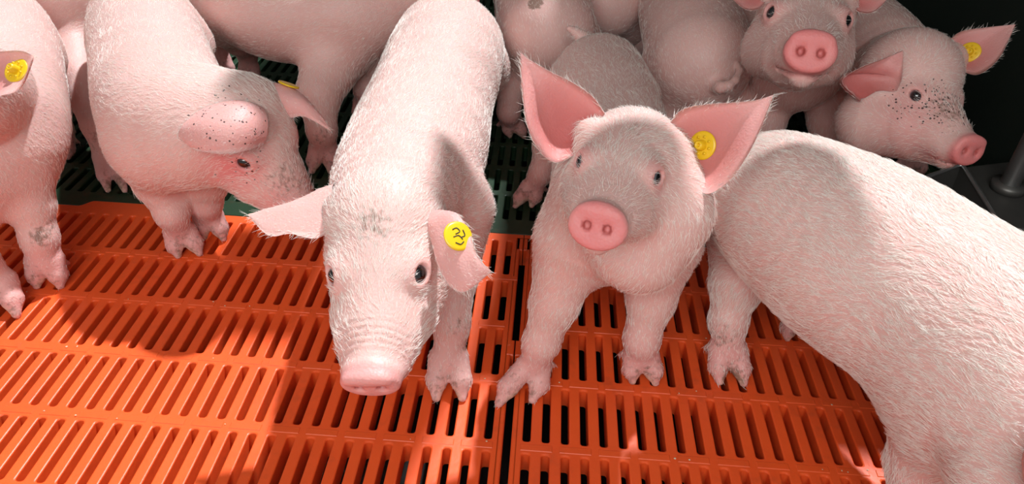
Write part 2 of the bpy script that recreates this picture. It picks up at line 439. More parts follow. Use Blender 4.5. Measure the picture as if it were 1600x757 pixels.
def ear_surface(e1, e2, inner, cup, nu=30, nv=17, thick=0.0026):
    """ear between two edge curves (root -> shared tip); cup pushes the middle away from the inner side"""
    A = cr(e1, nu); B = cr(e2, nu); inner = unit(inner)
    mid = (A + B) / 2; W = B - A
    V = np.zeros((nu, nv, 3))
    for i in range(nu):
        u = i / (nu - 1); wid = np.linalg.norm(W[i])
        along = unit(mid[min(i + 1, nu - 1)] - mid[max(i - 1, 0)])
        n = inner - (inner @ along) * along; n = unit(n)
        for j in range(nv):
            v = -1 + 2 * j / (nv - 1)
            dpt = cup * min(wid, .08) * (1.15 - 0.75 * u) * (1 - abs(v) ** 2.2)
            V[i, j] = mid[i] + W[i] * v / 2 - n * dpt + n * 0.0012 * math.sin(9 * u + 5 * v) * u * (1 - u) * 2
    # normals
    du = np.gradient(V, axis=0); dv = np.gradient(V, axis=1); Nn = np.cross(du, dv); Nn /= (np.linalg.norm(Nn, axis=-1, keepdims=True) + 1e-9)
    sgn = 1 if (Nn.reshape(-1, 3).mean(0) @ inner) > 0 else -1
    Nn *= sgn
    th = np.ones((nu, nv)) * thick / 2
    for j in range(nv):
        v = abs(-1 + 2 * j / (nv - 1)); th[:, j] *= math.sqrt(max(1 - v ** 6, 0.02)) 
    th *= (1.5 - 0.7 * np.linspace(0, 1, nu))[:, None]; th[-1] *= 0.4
    front = (V + Nn * th[..., None]).reshape(-1, 3); back = (V - Nn * th[..., None]).reshape(-1, 3)
    verts = np.vstack([front, back]); F = []; nf = nu * nv
    for i in range(nu - 1):
        for j in range(nv - 1):
            a, b, c, d = i * nv + j, i * nv + j + 1, (i + 1) * nv + j + 1, (i + 1) * nv + j
            F.append((a, b, c, d) if sgn < 0 else (d, c, b, a)); F.append(tuple(nf + q for q in ((d, c, b, a) if sgn < 0 else (a, b, c, d))))
    rim = [i * nv for i in range(nu)] + [(nu - 1) * nv + j for j in range(1, nv)] + [i * nv + nv - 1 for i in range(nu - 2, -1, -1)]
    for a, b in zip(rim[:-1], rim[1:]):
        F.append((b, a, nf + a, nf + b) if sgn < 0 else (a, b, nf + b, nf + a))
    isin = np.concatenate([np.ones(nf), np.zeros(nf)])
    edge = np.abs(np.tile(np.linspace(-1, 1, nv), nu)); uu = np.repeat(np.linspace(0, 1, nu), nv)
    edge = np.maximum(edge, uu)
    flow = np.tile((mid[-1] - mid[0])[None], (2 * nf, 1)); 
    outw = (W[:, None, :] * np.linspace(-1, 1, nv)[None, :, None]).reshape(-1, 3)
    flow = flow + 1.0 * np.vstack([outw, outw]) 
    return verts, np.array(F), isin, np.concatenate([edge, edge]), flow, V, Nn

def edge_v(nu, nv): return np.tile(np.abs(np.tile(np.linspace(-1, 1, nv), nu)), 2)
class HeadFrame:
    EYEM = np.array([0, 0.006, 0.012]); SN = np.array([0, 0.100, -0.020])
    def __init__(s, eyemid, snout, right, scale=None):
        w = np.asarray(snout, float) - eyemid; mv = s.SN - s.EYEM
        s.s = scale or np.linalg.norm(w) / np.linalg.norm(mv)
        yw = unit(w); x = unit(np.asarray(right, float) - (np.asarray(right, float) @ yw) * yw); zw = np.cross(x, yw)
        ang = math.atan2(mv[2], mv[1])          # model direction in its y-z plane
        y = math.cos(ang) * yw - math.sin(ang) * zw; z = math.cos(ang) * zw + math.sin(ang) * yw
        s.R = np.array([x, y, z])               # rows: world directions of the head's axes
        s.o = np.asarray(eyemid) - s.s * (s.EYEM @ s.R)
    def w(s, x, y, z): return s.o + s.s * (np.array([x, y, z]) @ s.R)
    def v(s, x, y, z): return np.array([x, y, z], float) @ s.R
    def loc(s, X): return ((X - s.o) @ s.R.T) / s.s

def sculpt_head(S_, h, detail=True, jaw=0.0):
    mw = getattr(h, 'mw', 1.0)
    c = h.s; R = h.R
    def cone(a, ra, b, rb, k, sub=False): S_.cone(h.w(*a), ra * c, h.w(*b), rb * c, k * c, sub)
    S_.ell(h.w(0, -.034, -.004), R, np.array([.047, .050, .046]) * c, .02 * c)
    S_.ell(h.w(0, -.004, -.008), R, np.array([.041, .046, .038]) * c, .02 * c)
    S_.ell(h.w(0, .030, -.018), R, np.array([.030 * mw, .050, .029]) * c, .016 * c)
    cone((0, .012, -.014), .032, (0, .078, -.019), .0210, .018)
    for sx in (-1, 1):
        cone((sx * .027, -.030, -.030), .034, (sx * .018 * mw, .022, -.034), .022, .018)
        cone((sx * .012 * mw * mw, .034, -.026), .022, (sx * .009 * mw * mw, .076, -.026), .0145, .012)
        S_.ell(h.w(sx * .026, .000, .014), R, np.array([.015, .020, .011]) * c, .014 * c)
    cone((0, .000, -.044), .024, (0, .074, -.045 - jaw), .0100, .014)
    # snout disc
    ta = getattr(h, 'ta', 0.22)
    Rd = np.array([R[0], math.cos(ta) * R[1] + math.sin(ta) * R[2], -math.sin(ta) * R[1] + math.cos(ta) * R[2]])
    h.Rd = Rd; cd = h.w(0, .093, -.018)
    sn = getattr(h, 'sn', 1.0)
    S_.cyl(cd, Rd, .0250 * c * sn, .0205 * c * sn, .0085 * c, .0050 * c, .007 * c)
    S_.ell(cd + Rd[1] * .0065 * c + Rd[2] * .013 * c, Rd, np.array([.019, .004, .006]) * c, .006 * c)
    if detail:
        for sx in (-1, 1):
            S_.ell(cd + sx * Rd[0] * .0092 * c + Rd[1] * .0085 * c - Rd[2] * .001 * c, Rd, np.array([.0036, .0075, .0047]) * c, .0035 * c, True)
            # mouth line
            pts = [(sx * .003, .090, -.0415), (sx * .013, .080, -.0405), (sx * .021, .058, -.0385), (sx * .0285, .034, -.0355)]
            for a, b in zip(pts[:-1], pts[1:]): cone(a, .0022, b, .0022, .004, True)
            # lids round an open eye
            e = h.w(sx * .0335, .009, .0105); od = unit(h.v(sx * getattr(h, 'od', (.82, .5, .25))[0], *getattr(h, 'od', (.82, .5, .25))[1:])); h.__dict__.setdefault('eyes', []).append((e, od))
            fw = unit(h.v(0, 1, -.25) - (h.v(0, 1, -.25) @ od) * od); up = np.cross(od, fw)
            S_.ell(e, np.array([fw, up, od]), np.array([.0145, .0115, .0095]) * c, .008 * c)
            S_.ell(e + od * .0085 * c, np.array([fw, up, od]), np.array([.0084, .0064, .0085]) * c, .0030 * c, True)

def sculpt_leg(S_, pts, rads, toe, k0=0.035, hoof=True, splay=1.0, hs=1.0):
    """pts from shoulder/hip down to fetlock; toe = world point between the claw tips on the floor"""
    pts = [np.asarray(p, float) for p in pts]
    for i in range(len(pts) - 1):
        S_.cone(pts[i], rads[i], pts[i + 1], rads[i + 1], k0 if i == 0 else 0.012)
    f = pts[-1]; toe = np.asarray(toe, float); ax = toe - f
    side = unit(np.cross(ax, [0, 0, 1.0])) if abs(unit(ax)[2]) < .985 else None
    if side is None: side = np.array([1.0, 0, 0])
    return f, toe, side
def claws(S_, f, toe, side, hs, r0, splay):
    for sx in (-1, 1):
        a = f + side * sx * .0085 * hs; b = f + (toe - f) * .55 + side * sx * .0112 * hs * splay
        t = toe + side * sx * .0120 * hs * splay; t[2] = max(t[2], .0045) 
        S_.cone(a, r0 * .80, b, .0112 * hs, .006); S_.cone(b, .0110 * hs, t, .0048 * hs, .004)
    # dew claws
    hd = unit(np.array([toe[0] - f[0], toe[1] - f[1], 0]) + 1e-6)
    for sx in (-1, 1):
        a = f + side * sx * .010 * hs - hd * .006 * hs; S_.cone(a, .0062 * hs, a + np.array([0, 0, -.016]) * hs + side * sx * .006 * hs - hd * .010 * hs, .0028 * hs, .004)

def tri_sample(V, F, dens, n):
    a, b, c, d = (V[F[:, i]] for i in range(4))
    n1 = np.cross(c - a, d - b); ar = 0.5 * np.linalg.norm(n1, axis=1); nrm = n1 / (2 * ar[:, None] + 1e-12)
    w = ar * dens[F].mean(1); w = w / w.sum()
    idx = rng.choice(len(F), n, p=w); u = rng.random((n, 1)); v = rng.random((n, 1))
    P = (1 - u) * (1 - v) * a[idx] + u * (1 - v) * b[idx] + u * v * c[idx] + (1 - u) * v * d[idx]
    W4 = np.hstack([(1 - u) * (1 - v), u * (1 - v), u * v, (1 - u) * v])
    return P, nrm[idx], idx, W4

def hair_object(name, roots, pts, rad, material, parent):
    n, k, _ = pts.shape
    hc = bpy.data.hair_curves.new(name); hc.add_curves([k] * n)
    hc.attributes['position'].data.foreach_set('vector', pts.reshape(-1).astype(np.float32)) if 'position' in hc.attributes else hc.points.foreach_set('position', pts.reshape(-1).astype(np.float32))
    ra = hc.attributes.get('radius') or hc.attributes.new('radius', 'FLOAT', 'POINT')
    ra.data.foreach_set('value', rad.reshape(-1).astype(np.float32))
    hc.materials.append(material)
    o = bpy.data.objects.new(name, hc); COL.objects.link(o); o.parent = parent; o['kind'] = 'stuff'
    return o

def add_tag(root, pos, normal, upv, back=False, s=1.0):
    """round yellow button tag: disc, stud, printed marks"""
    n = unit(normal); u = unit(np.asarray(upv) - (np.asarray(upv) @ n) * n); r = np.cross(u, n); pos = np.asarray(pos)
    V = []; F = []
    prof = [(0, .0016), (.0040, .0016), (.0115, .0013), (.0136, .0010), (.0140, 0), (.0136, -.0010), (0, -.0012)]
    ns = 40
    for (rr, zz) in prof:
        for k in range(ns):
            a = 2 * math.pi * k / ns; V.append(pos + s * (rr * (math.cos(a) * r + math.sin(a) * u) + zz * n))
    for i in range(len(prof) - 1):
        for k in range(ns):
            k2 = (k + 1) % ns; F.append((i * ns + k, i * ns + k2, (i + 1) * ns + k2, (i + 1) * ns + k)[::-1])
    t = mesh_obj('ear_tag', V, F, TAG, root)
    if not back:
        V = []; F = []
        prof = [(.0052, .001), (.0052, .004), (.0044, .0075), (.0036, .0095), (.0022, .0098), (.0018, .006), (.0001, .0055)]
        ns = 20
        for (rr, zz) in prof:
            for k in range(ns):
                a = 2 * math.pi * k / ns; V.append(pos + s * (rr * (math.cos(a) * r + math.sin(a) * u) + zz * n))
        for i in range(len(prof) - 1):
            for k in range(ns):
                k2 = (k + 1) % ns; F.append((i * ns + k, i * ns + k2, (i + 1) * ns + k2, (i + 1) * ns + k)[::-1])
        for k in range(8):
            a = 2 * math.pi * k / 8; ra = .0085
            cpt = pos + s * (ra * (math.cos(a) * r + math.sin(a) * u)); b = len(V)
            for (dx, dy, dz) in ((-1, -1, 0), (1, -1, 0), (1, 1, 0), (-1, 1, 0), (-1, -1, 1), (1, -1, 1), (1, 1, 1), (-1, 1, 1)):
                V.append(cpt + s * (.0011 * dx * r + .0011 * dy * u + (.0008 + .0022 * dz) * n))
            F += [(b + 4, b + 5, b + 6, b + 7), (b, b + 1, b + 5, b + 4), (b + 1, b + 2, b + 6, b + 5), (b + 2, b + 3, b + 7, b + 6), (b + 3, b, b + 4, b + 7)]
        mesh_obj('stud', V, F, TAG, t)
    return t, r, u, n
def tag_marks(t, pos, r, u, n, s, strokes):
    for st in strokes:
        pts = [np.asarray(pos) + s * (a * r + b * u + .0017 * n) for a, b in st]
        V, F = tube_mesh(cr(pts, 12), .00055 * s, 6)
        mesh_obj('printed_mark', V, F, INK, t)

PIGS = {}
def build_pig(label, spine, head=None, legs=(), ears=(), tail=None, extra=(), folds=(), h=0.004, hairs=30000, dirt=(), hair_len=0.012,
              tags=(), blush=(), speck=(), pk=1.0, hide_head=False, hair_r=0.00013, detail=True, jaw=0.0, ripple=True, rootloc=None):
    S_ = Sculpt()
    flow_seg = []
    dn = cr([np.append(p_, r_) for p_, r_ in spine], 5 * (len(spine) - 1) + 1)
    for q0, q1 in zip(dn[:-1], dn[1:]): S_.cone(q0[:3], q0[3] + .0035, q1[:3], q1[3] + .0035, 0.0)
    for i in range(len(spine) - 1):
        (a, ra), (b, rb) = spine[i], spine[i + 1]
        flow_seg.append((np.asarray(a), np.asarray(b), max(ra, rb)))   # spine runs head -> tail
    for e in extra:
        S_.cone(*e)
    hoofs = []
    for L in legs:
        pts, rads, toe = L['p'], L['r'], L['toe']; hs = L.get('hs', 1.0)
        f, toe, side = sculpt_leg(S_, pts, rads, toe, L.get('k', .035))
        if 'side' in L: side = unit(L['side'])
        if side[0] < 0: side = -side
        claws(S_, f, toe, side, hs, rads[-1], L.get('splay', 1.0) * 1.12); hoofs.append((f, toe))
        for i in range(1, len(pts) - 1): flow_seg.append((np.asarray(pts[i]), np.asarray(pts[i + 1]), rads[i]))
        flow_seg.append((f, toe, rads[-1]))
    if head is not None:
        sculpt_head(S_, head, detail, jaw)
        flow_seg.append((head.w(0, .09, 0), head.w(0, -.06, 0), .03 * head.s))
    for E_ in ears:
        if 'root' in E_:
            a, ra, b, rb = E_['root']; S_.cone(a, ra, b, rb, .012)
    if tail:
        for (a, ra), (b, rb) in zip(tail[:-1], tail[1:]): S_.cone(a, ra, b, rb, 0.004 if ra < .0096 else .010)
    for f_ in folds: S_.cone(*f_, True)
    V, F = S_.mesh(h)
    if head is not None and ripple:
        q = head.loc(V)
        msk = np.exp(-((q[:, 1] - .066) / .013) ** 2) * (q[:, 2] > -.022) * (np.abs(q[:, 0]) < .03)
        nrm = vnormals(V, F)
        V = V - nrm * (0.0009 * head.s * msk * (1 + np.sin(q[:, 1] * 1150 + 40 * q[:, 0] * np.sin(q[:, 0] * 130))))[:, None]
    nrm = vnormals(V, F)
    n0 = len(V)
    pink = np.zeros(n0); dt = np.zeros(n0); horn = np.zeros(n0); deep = np.zeros(n0); dens = np.ones(n0); hl = np.ones(n0)
    if head is not None:
        q = head.loc(V)
        dd = np.linalg.norm((q - [0, .100, -.017]) / [1, 0.62, .9], axis=1)
        pink = np.maximum(pink, np.clip((.033 - dd) / .008, 0, 1))
        dens *= np.clip((dd - .026) / .02, 0.0, 1)
        dens *= 1 + .7 * np.clip((.07 - np.linalg.norm(q - [0, -.02, .03], axis=1)) / .03, 0, 1)
        hl *= np.clip(dd / .05, .5, 1)
        for (e, od) in getattr(head, 'eyes', []):
            de = np.linalg.norm(V - e, axis=1) / head.s
            pink = np.maximum(pink, 0.5 * np.clip((.022 - de) / .012, 0, 1)); dens *= np.clip((de - .0115) / .006, 0, 1)
            dt = np.maximum(dt, 0.5 * np.clip((.0105 - de) / .002, 0, 1))
        for sx in (-1, 1):
            nc = head.w(0, .093, -.018) + head.s * (sx * head.Rd[0] * .0092 + head.Rd[1] * .0065 - head.Rd[2] * .001)
            deep = np.maximum(deep, np.clip((.0052 - np.linalg.norm(V - nc, axis=1) / head.s) / .0015, 0, 1))
        mouth = np.clip((.03 - np.abs(q[:, 2] + .040) * 3 - np.abs(q[:, 1] - .075) * .6) / .02, 0, 1) * (q[:, 1] > 0)
        pink = np.maximum(pink, .5 * mouth)
    for (f, toe) in hoofs:
        dtp = np.linalg.norm(V - toe, axis=1)
        horn = np.maximum(horn, np.clip((.017 - dtp) / .006, 0, 1)); dens *= np.clip((dtp - .012) / .02, 0, 1)
        dt = np.maximum(dt, .42 * np.clip((.06 - dtp) / .04, 0, 1))
        pink = np.maximum(pink, .35 * np.clip((.09 - dtp) / .05, 0, 1))
    for (c, r, a) in dirt:
        dt = np.maximum(dt, a * np.clip(1.3 * (1 - np.linalg.norm(V - np.asarray(c), axis=1) / r), 0, 1))
    low = np.clip((0.115 - V[:, 2]) / .08, 0, 1); hl *= 1 - .5 * low; dens *= 1 - .3 * low
    # hair flow
    fl = np.zeros((n0, 3)); wt = np.zeros(n0)
    for a, b, r in flow_seg:
        ba = b - a; t = np.clip(((V - a) @ ba) / (ba @ ba), 0, 1); d = np.linalg.norm(V - a - t[:, None] * ba, axis=1) - r
        w = np.exp(-np.clip(d, -.01, 1) / .012) + 1e-9
        fl += w[:, None] * unit(ba); wt += w
    fl /= wt[:, None]; fl[:, 2] -= .35 * np.clip(1.1 - nrm[:, 2], 0, 1)
    isin = np.zeros(n0)
    Vs = [V]; Fs = [F]; off = n0; A = dict(pink=[pink], dirt=[dt], horn=[horn], deep=[deep], dens=[dens], hl=[hl]); FL = [fl]; ear_geo = []
    for E_ in ears:
        ev, ef, inn, edge, efl, mid, en = ear_surface(E_['a'], E_['b'], E_['inner'], E_.get('cup', .25), thick=E_.get('thick', .0028))
        Vs.append(ev); Fs.append(ef + off); off += len(ev)
        A['pink'].append(np.where(inn > 0, E_.get('pin', 1.0) * .8 * np.clip(1.25 - edge * .65, .35, 1), E_.get('pout', .3)))
        d_e = np.zeros(len(ev))
        for (c, r, a) in dirt: d_e = np.maximum(d_e, a * np.clip(1.3 * (1 - np.linalg.norm(ev - np.asarray(c), axis=1) / r), 0, 1))
        uu = np.tile(np.repeat(np.linspace(0, 1, 30), 17), 2)
        A['deep'].append(np.where(inn > 0, E_.get('deep', .8) * np.clip(1 - uu * 1.35, 0, 1) * (1 - edge_v(30, 17) ** 3), 0))
        A['dirt'].append(d_e); A['horn'].append(np.zeros(len(ev)))
        A['dens'].append(np.where(inn > 0, np.clip((edge - .70) * 3.0, 0.0, 1.0), .45 + 1.2 * np.clip((edge - .7) * 3, 0, 1))); A['hl'].append(np.where(edge > .88, .8, .4)); FL.append(efl)
        ear_geo.append((mid, en))
    VV = np.vstack(Vs); sp_ = np.zeros(len(VV)); bl = np.zeros(len(VV))
    for (c, r, a) in speck: sp_ = np.maximum(sp_, a * np.clip(1.3 * (1 - np.linalg.norm(VV - np.asarray(c), axis=1) / r), 0, 1))
    for (c, r, a) in blush: bl = np.maximum(bl, a * np.clip(1.3 * (1 - np.linalg.norm(VV - np.asarray(c), axis=1) / r), 0, 1))
    V = np.vstack(Vs); F = np.vstack(Fs); A = {k: np.concatenate(v) for k, v in A.items()}; fl = np.vstack(FL)
    A['speck'] = sp_; A['pink'] = np.maximum(A['pink'] * pk, bl)
    org = np.array(rootloc if rootloc is not None else [V[:n0, 0].mean(), V[:n0, 1].mean(), 0.0])
    body = mesh_obj('piglet', V - org, F, SKIN, attrs={k: A[k] for k in ('pink', 'dirt', 'horn', 'deep', 'speck')})
    body.location = org
    tag(body, label, 'pig', 'pale pink piglets crowded in the pen')
    # eyes
    if head is not None and detail:
        for (e, od) in head.eyes:
            z = od; x = unit(np.cross(z, [0, 0, 1.0])); y = np.cross(z, x)
            me = bpy.data.meshes.new('eye'); V2 = []; F2 = []
            R_ = .0086 * head.s; nu, nv = 20, 28
            for i in range(nu + 1):
                th = math.pi * i / nu
                for j in range(nv):
                    ph = 2 * math.pi * j / nv; V2.append((R_ * math.sin(th) * math.cos(ph), R_ * math.sin(th) * math.sin(ph), R_ * math.cos(th)))
            for i in range(nu):
                for j in range(nv):
                    j2 = (j + 1) % nv; F2.append((i * nv + j, (i + 1) * nv + j, (i + 1) * nv + j2, i * nv + j2))
            eo = mesh_obj('eye', V2, F2, EYE, body)
            mm = Matrix.Identity(4)
            for i in range(3): mm[i][0] = x[i]; mm[i][1] = y[i]; mm[i][2] = z[i]; mm[i][3] = (e + od * .0010 * head.s - org)[i]
            eo.matrix_local = mm
    for (ei, u, v, marks, back, sc, *tilt) in tags:
        mid, en = ear_geo[ei]; i = int(u * (mid.shape[0] - 1)); j = int((v + 1) / 2 * (mid.shape[1] - 1))
        n = en[i, j] * (-1 if back else 1); p = mid[i, j] + n * .0034
        if tilt: n = unit(n + tilt[0]); p = p + n * .003
        t, r_, u_, n_ = add_tag(body, p - org, n, np.array([0.25, .3, 1.0]), back, sc)
        if marks: tag_marks(t, p - org, r_, u_, n_, sc, marks)
    if hairs and HAIRS_ON:
        P, nn, idx, W4 = tri_sample(V, F, A['dens'], int(hairs * HAIR_F * .75))
        f = (fl[F[idx]] * W4[..., None]).sum(1); L = hair_len * .85 * (A['hl'][F[idx]] * W4).sum(1) * rng.uniform(.6, 1.25, len(P))
        f = f - (f * nn).sum(1, keepdims=True) * nn; f /= np.linalg.norm(f, axis=1, keepdims=True) + 1e-9
        # gentle clumping and whorls
        k1 = np.sin(P @ np.array([61., 23., 47.]) + 2.1) + np.sin(P @ np.array([-37., 71., 19.])) + .6 * np.sin(P @ np.array([210., -140., 170.]))
        side = np.cross(nn, f); f = f + side * (.16 * k1[:, None] + rng.normal(0, .20, (len(P), 1))); f /= np.linalg.norm(f, axis=1, keepdims=True)
        cell = np.floor((P + .0012 * rng.normal(size=P.shape)) / np.array([.0055, .0055, .0055])).astype(np.int64)
        hsh = (cell[:, 0] * 73856093) ^ (cell[:, 1] * 19349663) ^ (cell[:, 2] * 83492791)
        r1 = ((hsh * 2654435761) % 1000003) / 1000003.0; r2 = ((hsh * 40503 + 977) % 999983) / 999983.0
        cc = (cell + .5) * .0055; pull = (cc - P) - ((cc - P) * nn).sum(1, keepdims=True) * nn
        f = f + side * ((r1 - .5) * .6)[:, None]; f /= np.linalg.norm(f, axis=1, keepdims=True)
        lift = rng.uniform(.08, .24, (len(P), 1)) + (r2 * .14)[:, None]
        K = 4; pts = np.zeros((len(P), K, 3))
        for k in range(K):
            t = k / (K - 1); pts[:, k] = P - nn * .0004 + L[:, None] * (t * f * (1 - .0 * t) + nn * lift * (t - .55 * t * t)) + pull * (.62 * t)
        rad = np.tile(np.array([1.0, .95, .75, .25]) * hair_r, (len(P), 1))
        hair_object('bristles', P, pts - org, rad, HAIR, body)
    return body
def vnormals(V, F):
    a, b, c, d = (V[F[:, i]] for i in range(4)); n = np.cross(c - a, d - b)
    out = np.zeros_like(V)
    for i in range(4): np.add.at(out, F[:, i], n)
    return out / (np.linalg.norm(out, axis=1, keepdims=True) + 1e-12)
HAIRS_ON = True; HAIR_F = 1.0
#@@PIGS
A3 = lambda *a: np.array(a, float)
def Zs(*t): return [Z(*q) for q in t]
def Ds(*t): return [D(*q) for q in t]
TOCAM = -RC[2]
def away(p, dx=0.0, head_s=1.0):
    """spine, head and front legs of a piglet that stands with its rump at p and faces away from the camera"""
    p = np.asarray(p, float); q = lambda d, z, k=1.0: p + A3(dx * d, d, z - p[2])
    spine = [(q(.40, .245), .058), (q(.34, .225), .078), (q(.20, .212), .084), (q(.08, .212), .085)]
    h = HeadFrame(q(.46, .245), q(.54, .20), A3(1, -dx, 0), head_s)
    fl = [dict(p=[q(.33, .16) + A3(s * .045, 0, 0), q(.33, .11) + A3(s * .05, 0, 0), q(.33, .065) + A3(s * .05, 0, 0), q(.335, .032) + A3(s * .05, 0, 0)], r=[.045, .028, .019, .0165], toe=q(.35, .004) + A3(s * .05, 0, 0), side=(1, 0, 0)) for s in (-1, 1)]
    return spine, h, fl
def plain_ears(h):
    return [dict(a=[h.w(s * .020, -.045, .035), h.w(s * .055, -.05, .065), h.w(s * .09, -.05, .08), h.w(s * .12, -.04, .085)],
                 b=[h.w(s * .045, -.035, .0), h.w(s * .085, -.025, .01), h.w(s * .11, -.02, .05), h.w(s * .12, -.04, .085)],
                 inner=h.v(0, 1, .2), cup=.3, root=(h.w(s * .03, -.045, .012), .019, h.w(s * .042, -.045, .024), .014)) for s in (-1, 1)]

# --- piglet in the middle-left, nose down to the slats, round tag on its folded ear
hf = HeadFrame(D(590, 423, .682), D(579, 606, .648), D(522, 418, .690) - D(657, 428, .682))
hf.mw = 1.26; hf.ta = -.08; hf.od = (.66, .45, .55)
build_pig('piglet left of centre with lowered head, grey smudge on its forehead and a sunlit rump',
    [(D(606, 345, .735), .056), (Z(628, 290, .225), .076), (Z(652, 232, .215), .085), (Z(674, 160, .212), .084), (Z(690, 112, .214), .087), (Z(701, 80, .216), .086)], hf,
    legs=[dict(p=[Z(720, 330, .19), Z(712, 420, .125), Z(706, 505, .075), Z(701, 560, .036)], r=[.040, .027, .0200, .0185], toe=Z(702, 622, .004), side=(1, .1, 0), hs=1.15),
          dict(p=[Z(610, 330, .18), Z(600, 430, .12), Z(590, 480, .075), Z(586, 520, .035)], r=[.040, .026, .019, .0165], toe=Z(584, 555, .004), side=(1, 0, 0)),
          dict(p=[Z(738, 110, .16), Z(742, 150, .10), Z(745, 185, .06), Z(742, 205, .03)], r=[.066, .032, .020, .0175], toe=Z(742, 232, .004), side=(1, 0, 0)),
          dict(p=[Z(660, 110, .17), Z(655, 150, .10), Z(655, 185, .06), Z(655, 205, .03)], r=[.055, .028, .019, .0165], toe=Z(655, 232, .004), side=(1, 0, 0))],
    ears=[dict(a=Ds((535, 298, .735), (500, 308, .735), (450, 322, .73), (404, 332, .725), (387, 336, .722)), b=Ds((530, 352, .715), (495, 372, .71), (455, 366, .71), (420, 369, .712), (387, 336, .722)), inner=A3(.1, -.75, -.75), cup=.42, root=(hf.w(.03, -.045, .012), .019, D(528, 332, .728), .015), pin=.9, pout=.35),
          dict(a=Ds((655, 350, .70), (672, 372, .69), (684, 415, .68), (702, 446, .672), (727, 456, .665), (768, 424, .66)), b=Ds((690, 330, .70), (715, 335, .685), (735, 365, .67), (743, 392, .66), (755, 412, .658), (768, 424, .66)), inner=RC[2] + A3(0, 0, -.2), cup=.16, root=(hf.w(-.03, -.045, .012), .019, D(672, 348, .712), .014), pin=.8, pout=.75)],
    pk=.5, tail=[(Z(701, 80, .216) + A3(0, .08, .03), .012), (Z(701, 80, .216) + A3(.01, .105, .01), .008), (Z(701, 80, .216) + A3(.02, .11, -.02), .005)],
    h=.0028, hairs=80000, hair_len=.013,
    dirt=[(hf.w(0, -.022, .040), .030, .62), (Z(712, 505, .08), .024, .85), (Z(722, 540, .05), .022, .6)],
    tags=[(1, .40, .45, [[(-.006, .005), (-.002, .007), (.001, .004), (-.003, .001)], [(-.005, -.002), (0, 0), (.004, -.003)], [(.004, .006), (.006, .001), (.003, -.001)], [(-.003, -.007), (.002, -.008), (.005, -.005)]], True, 1.0, A3(.75, 0, 0))])

# --- piglet in the middle, looking up at the camera
hf = HeadFrame(D(967, 262, .655), D(932, 360, .592), D(905, 251, .661) - D(1030, 273, .650))
hf.mw = 1.15; hf.sn = 1.10
build_pig('piglet in the middle looking up at the camera, ears spread, yellow stud tag in one',
    [(D(985, 260, .73), .055), (D(978, 300, .775), .074), (Z(968, 325, .205), .080), (Z(958, 230, .205), .074), (Z(946, 165, .205), .073), (Z(937, 128, .205), .069)], hf,
    legs=[dict(p=[Z(892, 385, .19), Z(868, 470, .125), Z(846, 535, .070), Z(833, 572, .032)], r=[.043, .027, .0200, .0165], toe=Z(806, 628, .004), side=(1, .25, 0), hs=1.12, splay=1.35),
          dict(p=[Z(1035, 385, .18), Z(1018, 465, .115), Z(1003, 530, .062), Z(1002, 556, .034)], r=[.043, .027, .0200, .0175], toe=Z(1006, 597, .004), side=(1, 0, 0), hs=1.05),
          dict(p=[Z(885, 160, .16), Z(860, 225, .10), Z(845, 270, .055), Z(832, 292, .028)], r=[.050, .026, .018, .0155], toe=Z(818, 322, .004), side=(1, .2, 0)),
          dict(p=[Z(985, 160, .16), Z(1000, 225, .10), Z(1000, 262, .055), Z(998, 282, .028)], r=[.050, .026, .018, .0155], toe=Z(996, 302, .004), side=(1, 0, 0))],
    ears=[dict(a=Ds((945, 178, .70), (925, 150, .70), (893, 128, .695), (860, 112, .69), (835, 98, .69), (813, 82, .69)), b=Ds((902, 240, .695), (868, 254, .69), (842, 235, .68), (824, 195, .675), (816, 140, .68), (813, 82, .69)), inner=TOCAM + A3(.25, 0, 0), cup=.34, root=(hf.w(.03, -.042, .012), .018, D(922, 208, .705), .014), pin=1.0, pout=.3),
          dict(a=Ds((1040, 200, .705), (1065, 172, .70), (1105, 163, .69), (1150, 160, .68), (1180, 157, .675), (1209, 148, .675)), b=Ds((1075, 272, .69), (1102, 303, .68), (1138, 284, .665), (1168, 243, .66), (1190, 198, .665), (1209, 148, .675)), inner=TOCAM + A3(-.2, 0, 0), cup=.30, root=(hf.w(-.03, -.042, .012), .018, D(1055, 235, .71), .014), pin=.85, pout=.3)],
    tail=[(D(922, 74, 1.17), .014), (D(910, 60, 1.17), .0098), (D(899, 50, 1.165), .0075), (D(890, 45, 1.16), .0050)],
    extra=[(D(1035, 330, .72), .050, D(1000, 385, .74), .048, .03)],
    h=.0028, hairs=60000, hair_len=.013,
    dirt=[(Z(1012, 528, .065), .020, .7), (Z(833, 548, .06), .010, .7), (hf.w(0, -.03, .045), .022, .35)],
    tags=[(1, .27, -.02, None, False, 1.0)])

